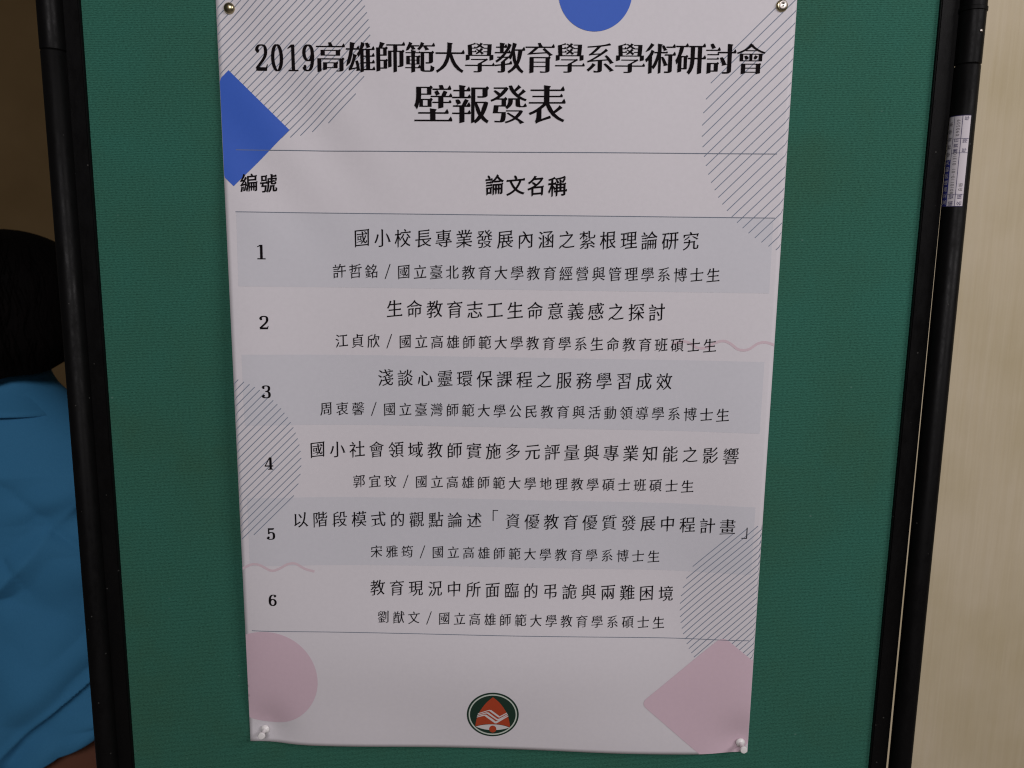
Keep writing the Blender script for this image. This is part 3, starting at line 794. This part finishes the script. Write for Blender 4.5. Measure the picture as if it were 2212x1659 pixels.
# body: one skinned surface
bm = bmesh.new(); rad = []
def jv(x, y, z, r): v_ = bm.verts.new((x, y, z)); rad.append(r); return v_
pel = jv(0, 0, hip_z, 0.115); wai = jv(0, 0.005, hip_z + 0.17, 0.105); che = jv(0, 0, sh_z - 0.13, 0.115); nb = jv(0, 0, sh_z + 0.01, 0.055)
nkv = jv(0, -0.005, nape_z + 0.02, 0.048); hd = jv(0, 0.02, hz - hz + (top_z + nape_z) / 2 - 0.01, 0.078); ht = jv(0, 0.02, top_z - 0.075, 0.068)
for a, b in ((pel, wai), (wai, che), (che, nb), (nb, nkv), (nkv, hd), (hd, ht)): bm.edges.new((a, b))
for s in (-1, 1):
    so = jv(s * 0.150, 0, sh_z - 0.075, 0.040); el = jv(s * 0.205, 0.0, sh_z - 0.31, 0.037); wr = jv(s * 0.20, 0.07, sh_z - 0.53, 0.025); pa = jv(s * 0.195, 0.10, sh_z - 0.60, 0.024)
    for a, b in ((nb, so), (so, el), (el, wr), (wr, pa)): bm.edges.new((a, b))
    for k, (dx_, dy_, ln_) in enumerate(((-0.016, 0.012, 0.072), (-0.006, 0.020, 0.080), (0.006, 0.022, 0.076), (0.016, 0.018, 0.060), (-0.03, 0.03, 0.045))):
        f1 = jv(s * 0.195 + dx_ * 0.9, 0.105 + dy_ * 0.8, sh_z - 0.60 - ln_ * 0.55, 0.0085); f2 = jv(s * 0.195 + dx_, 0.105 + dy_ + 0.012, sh_z - 0.60 - ln_ * 1.05, 0.0072)
        bm.edges.new((pa, f1)); bm.edges.new((f1, f2))
    th = jv(s * 0.085, 0, hip_z - 0.08, 0.085); kn = jv(s * 0.09, 0.01, hip_z * 0.54, 0.056); an = jv(s * 0.09, -0.01, 0.08, 0.038); to = jv(s * 0.10, 0.14, 0.03, 0.030)
    for a, b in ((pel, th), (th, kn), (kn, an), (an, to)): bm.edges.new((a, b))
me = bpy.data.meshes.new('body'); bm.to_mesh(me); bm.free()
body = bpy.data.objects.new('body', me); COL.objects.link(body); body.parent = person; me.materials.append(M_skin)
sk = body.modifiers.new('skin', 'SKIN'); sk.use_smooth_shade = True
for d_, r in zip(me.skin_vertices[0].data, rad): d_.radius = (r, r)
me.skin_vertices[0].data[0].use_root = True
ss = body.modifiers.new('sub', 'SUBSURF'); ss.levels = 2; ss.render_levels = 2
# hair: bobbed cap that flares to the nape
ang, rings = 64, 40
def hair_pt(a, k):
    H = top_z - nape_z + 0.006
    t = k / rings
    prof = math.sin(min(1.0, t / 0.50) * math.pi / 2) ** 0.70
    flare = 1 + 0.05 * math.sin(math.pi * min(1, max(0, (t - 0.5) / 0.5))) - 0.10 * max(0, t - 0.86) / 0.14
    rx, ry = 0.134, 0.122
    back = 0.5 - 0.5 * math.sin(a)                       # 1 at the back (towards the camera)
    z = top_z - H * (t ** 1.3) - 0.004 * math.sin(7 * a) * t + 0.030 * max(0.0, math.cos(a)) ** 2 * max(0.0, (t - 0.7) / 0.3)
    if back < 0.2: z = max(z, top_z - 0.07 - back * 0.25)
    n_ = noise.noise((a * 3.2, t * 1.6, 1.0)) * 0.006 * t + noise.noise((a * 16, t * 2.0, 5.0)) * 0.0022 * t
    return ((rx * prof * flare + n_) * math.cos(a), 0.018 + (ry * prof * flare + n_) * math.sin(a), z)
V, F = [], []
for k in range(rings + 1):
    for i in range(ang): x, y, z = hair_pt(2 * math.pi * i / ang, k + 0.01); V.append((hx + x, PY + y, z))
for k in range(rings):
    for i in range(ang):
        j = (i + 1) % ang; F.append((k * ang + i, (k + 1) * ang + i, (k + 1) * ang + j, k * ang + j))
F.append(tuple(range(ang))); b = len(V)
for i in range(ang): V.append((hx + (V[rings * ang + i][0] - hx) * 0.72, PY + (V[rings * ang + i][1] - PY) * 0.72, V[rings * ang + i][2] + 0.02))
for i in range(ang): j = (i + 1) % ang; F.append((rings * ang + i, b + i, b + j, rings * ang + j))
hair = link_mesh('hair', V, F, M_hair, person, True)
# loose hair ends and strands
V, F = [], []
for k in range(420):
    a = random.uniform(math.pi * 0.95, math.pi * 2.05); t0 = random.uniform(0.05, 0.9); kk = t0 * rings; wv = random.uniform(0.0003, 0.0007); out = random.uniform(0.000, 0.004) if k % 6 else random.uniform(0.004, 0.013)
    for q in range(7):
        x, y, z = hair_pt(a + 0.03 * math.sin(q + k), min(kk + q * rings * 0.045, rings - 1.0 + 0.08 * q))
        g = 1 + (out + 0.0015) / 0.1; p = (hx + x * g, PY + 0.018 + (y - 0.018) * g, z)
        bnum = len(V); V += [(p[0] - wv * abs(math.sin(a)) , p[1], p[2]), (p[0] + wv * abs(math.sin(a)) + 1e-4, p[1] - wv * abs(math.cos(a)), p[2])]
        if q: F.append((bnum - 2, bnum - 1, bnum + 1, bnum))
link_mesh('strands', V, F, M_hair, hair, True)
# shirt: lofted torso with folds, collar and short sleeves
def shirt_ring(z):
    t = (z - (hip_z - 0.02)) / (sh_z + 0.06 - (hip_z - 0.02))
    keys = [(hip_z - 0.02, 0.215, 0.150), (hip_z + 0.17, 0.20, 0.140), (nk - 0.22, 0.200, 0.132), (nk - 0.135, 0.192, 0.120), (nk - 0.088, 0.160, 0.105), (nk - 0.045, 0.112, 0.092), (nk, 0.068, 0.070), (nk + 0.02, 0.058, 0.060), (nk + 0.05, 0.055, 0.056)]
    for (a, ra, da), (b, rb, db) in zip(keys, keys[1:]):
        if z <= b: k = max(0, (z - a) / (b - a)); return ra + (rb - ra) * k, da + (db - da) * k, t
    return keys[-1][1], keys[-1][2], t
SA, SR = 200, 240
z0s, z1s = hip_z - 0.02, nk + 0.02
hA, hB = hit(80, 1659, PY - 0.12), hit(205, 1600, PY - 0.12)
def hem(x):
    x = min(max(x + hx, hx - 0.02), hB[0] + 0.03); return hA[1] + (hB[1] - hA[1]) * (x - hA[0]) / (hB[0] - hA[0])
V, F = [], []
for k in range(SR + 1):
    for i in range(SA):
        a = 2 * math.pi * i / SA
        z = z0s + (z1s - z0s) * k / SR
        rx, ry, t = shirt_ring(z)
        x, y = rx * math.cos(a), ry * math.sin(a)
        fade = min(1, max(0, (0.90 - t) / 0.22))
        f = 0.0
        f += 0.016 * math.sin((z * 1.0 - x * 0.42) * 62 + 3.0 * noise.noise((x * 4, z * 5, 9.0))) * gauss(t - 0.76, 0.13) * (0.6 + noise.noise((x * 8, z * 3, 4.0)))
        f += 0.022 * math.sin((z * 1.0 - x * 0.55) * 30 + 2.2 * noise.noise((x * 5, z * 4, 0.3))) * gauss(t - 0.72, 0.16)
        f += 0.024 * math.sin((z * 1.0 - x * 0.9) * 26 + 1.5) * gauss(t - 0.14, 0.16)
        f += 0.040 * noise.noise((x * 6, y * 4, z * 4)) + 0.012 * abs(noise.noise((x * 9 + z * 7, y * 5, z * 11 - x * 8))) + 0.006 * noise.noise((x * 16 + z * 9, y * 6, z * 8))
        w1 = 1 - abs(noise.noise((x * 3.2 - z * 2.2, y * 2, z * 4.5 - x * 3.0))) * 2.2
        f += 0.020 * max(0.0, w1) ** 5 - 0.014 * max(0.0, 1 - abs(noise.noise((x * 4 + 7, y * 2, z * 7 + x * 5))) * 3.0) ** 4
        g = 1 + fade * 0.75 * max(-0.018, f) / 0.15
        zz = z + (hem(x) - z0s) * max(0.0, 1 - (z - z0s) / 0.35) ** 2 if t < 0.75 else z
        V.append((hx + x * g, PY + y * g, zz))
for k in range(SR):
    for i in range(SA):
        j = (i + 1) % SA; F.append((k * SA + i, k * SA + j, (k + 1) * SA + j, (k + 1) * SA + i))
shirt = link_mesh('shirt', V, F, M_shirt, person, True)
so_ = shirt.modifiers.new('cloth', 'SOLIDIFY'); so_.thickness = 0.002; so_.offset = -1
for s in (-1, 1):
    V, F = [], []; n_ = 36
    A_, B_ = Vector((hx + s * 0.140, PY, nk - 0.170)), Vector((hx + s * 0.215, PY + 0.01, nk - 0.36)); ax = (B_ - A_).normalized(); q = Vector((0, 0, 1)).rotation_difference(ax)
    for k in range(25):
        t = k / 24; r = 0.062 + 0.012 * t + 0.004 * math.sin(t * 14)
        for i in range(n_):
            a = 2 * math.pi * i / n_; rr = r * (1 + 0.05 * noise.noise((math.cos(a) * 2, math.sin(a) * 2, t * 5 + s)))
            V.append(tuple(A_ + (B_ - A_) * t + q @ Vector((rr * math.cos(a), rr * math.sin(a), 0))))
    for k in range(24):
        for i in range(n_): j = (i + 1) % n_; F.append((k * n_ + i, k * n_ + j, (k + 1) * n_ + j, (k + 1) * n_ + i))
    link_mesh('sleeve', V, F, M_shirt, shirt, True)
V, F = [], []
for k in range(9):                                        # turned-down collar
    t = k / 8; zc = nk + 0.022 - 0.066 * t; r = 0.058 + 0.042 * t ** 1.5 if t < 0.5 else 0.0728 + 0.060 * (t - 0.5)
    for i in range(48): a = 2 * math.pi * i / 48; V.append((hx + r * math.cos(a), PY + (r + 0.003) * math.sin(a), zc - 0.004 * math.cos(a * 2) * t))
for k in range(8):
    for i in range(48): j = (i + 1) % 48; F.append((k * 48 + i, k * 48 + j, (k + 1) * 48 + j, (k + 1) * 48 + i))
link_mesh('collar', V, F, M_shirt, shirt, True).modifiers.new('cloth', 'SOLIDIFY').thickness = 0.0025
# trousers
V, F = [], []
def tube(path, n=28):
    b0_ = len(V)
    for (x, y, z, rx, ry) in path:
        for i in range(n): a = 2 * math.pi * i / n; V.append((hx + x + rx * math.cos(a), PY + y + ry * math.sin(a), z))
    for k in range(len(path) - 1):
        for i in range(n): j = (i + 1) % n; F.append((b0_ + k * n + i, b0_ + (k + 1) * n + i, b0_ + (k + 1) * n + j, b0_ + k * n + j))
tube([(0, 0, hip_z + 0.16, 0.125, 0.095), (0, 0, hip_z + 0.05, 0.158, 0.11), (0, 0, hip_z - 0.05, 0.180, 0.120), (0, 0, hip_z - 0.11, 0.175, 0.12)])
for s in (-1, 1): tube([(s * 0.083, 0, hip_z - 0.06, 0.096, 0.112), (s * 0.09, 0.005, hip_z * 0.54, 0.075, 0.08), (s * 0.09, -0.005, 0.30, 0.066, 0.07), (s * 0.09, 0.0, 0.05, 0.062, 0.068)])
link_mesh('trousers', V, F, M_trou, person, True)
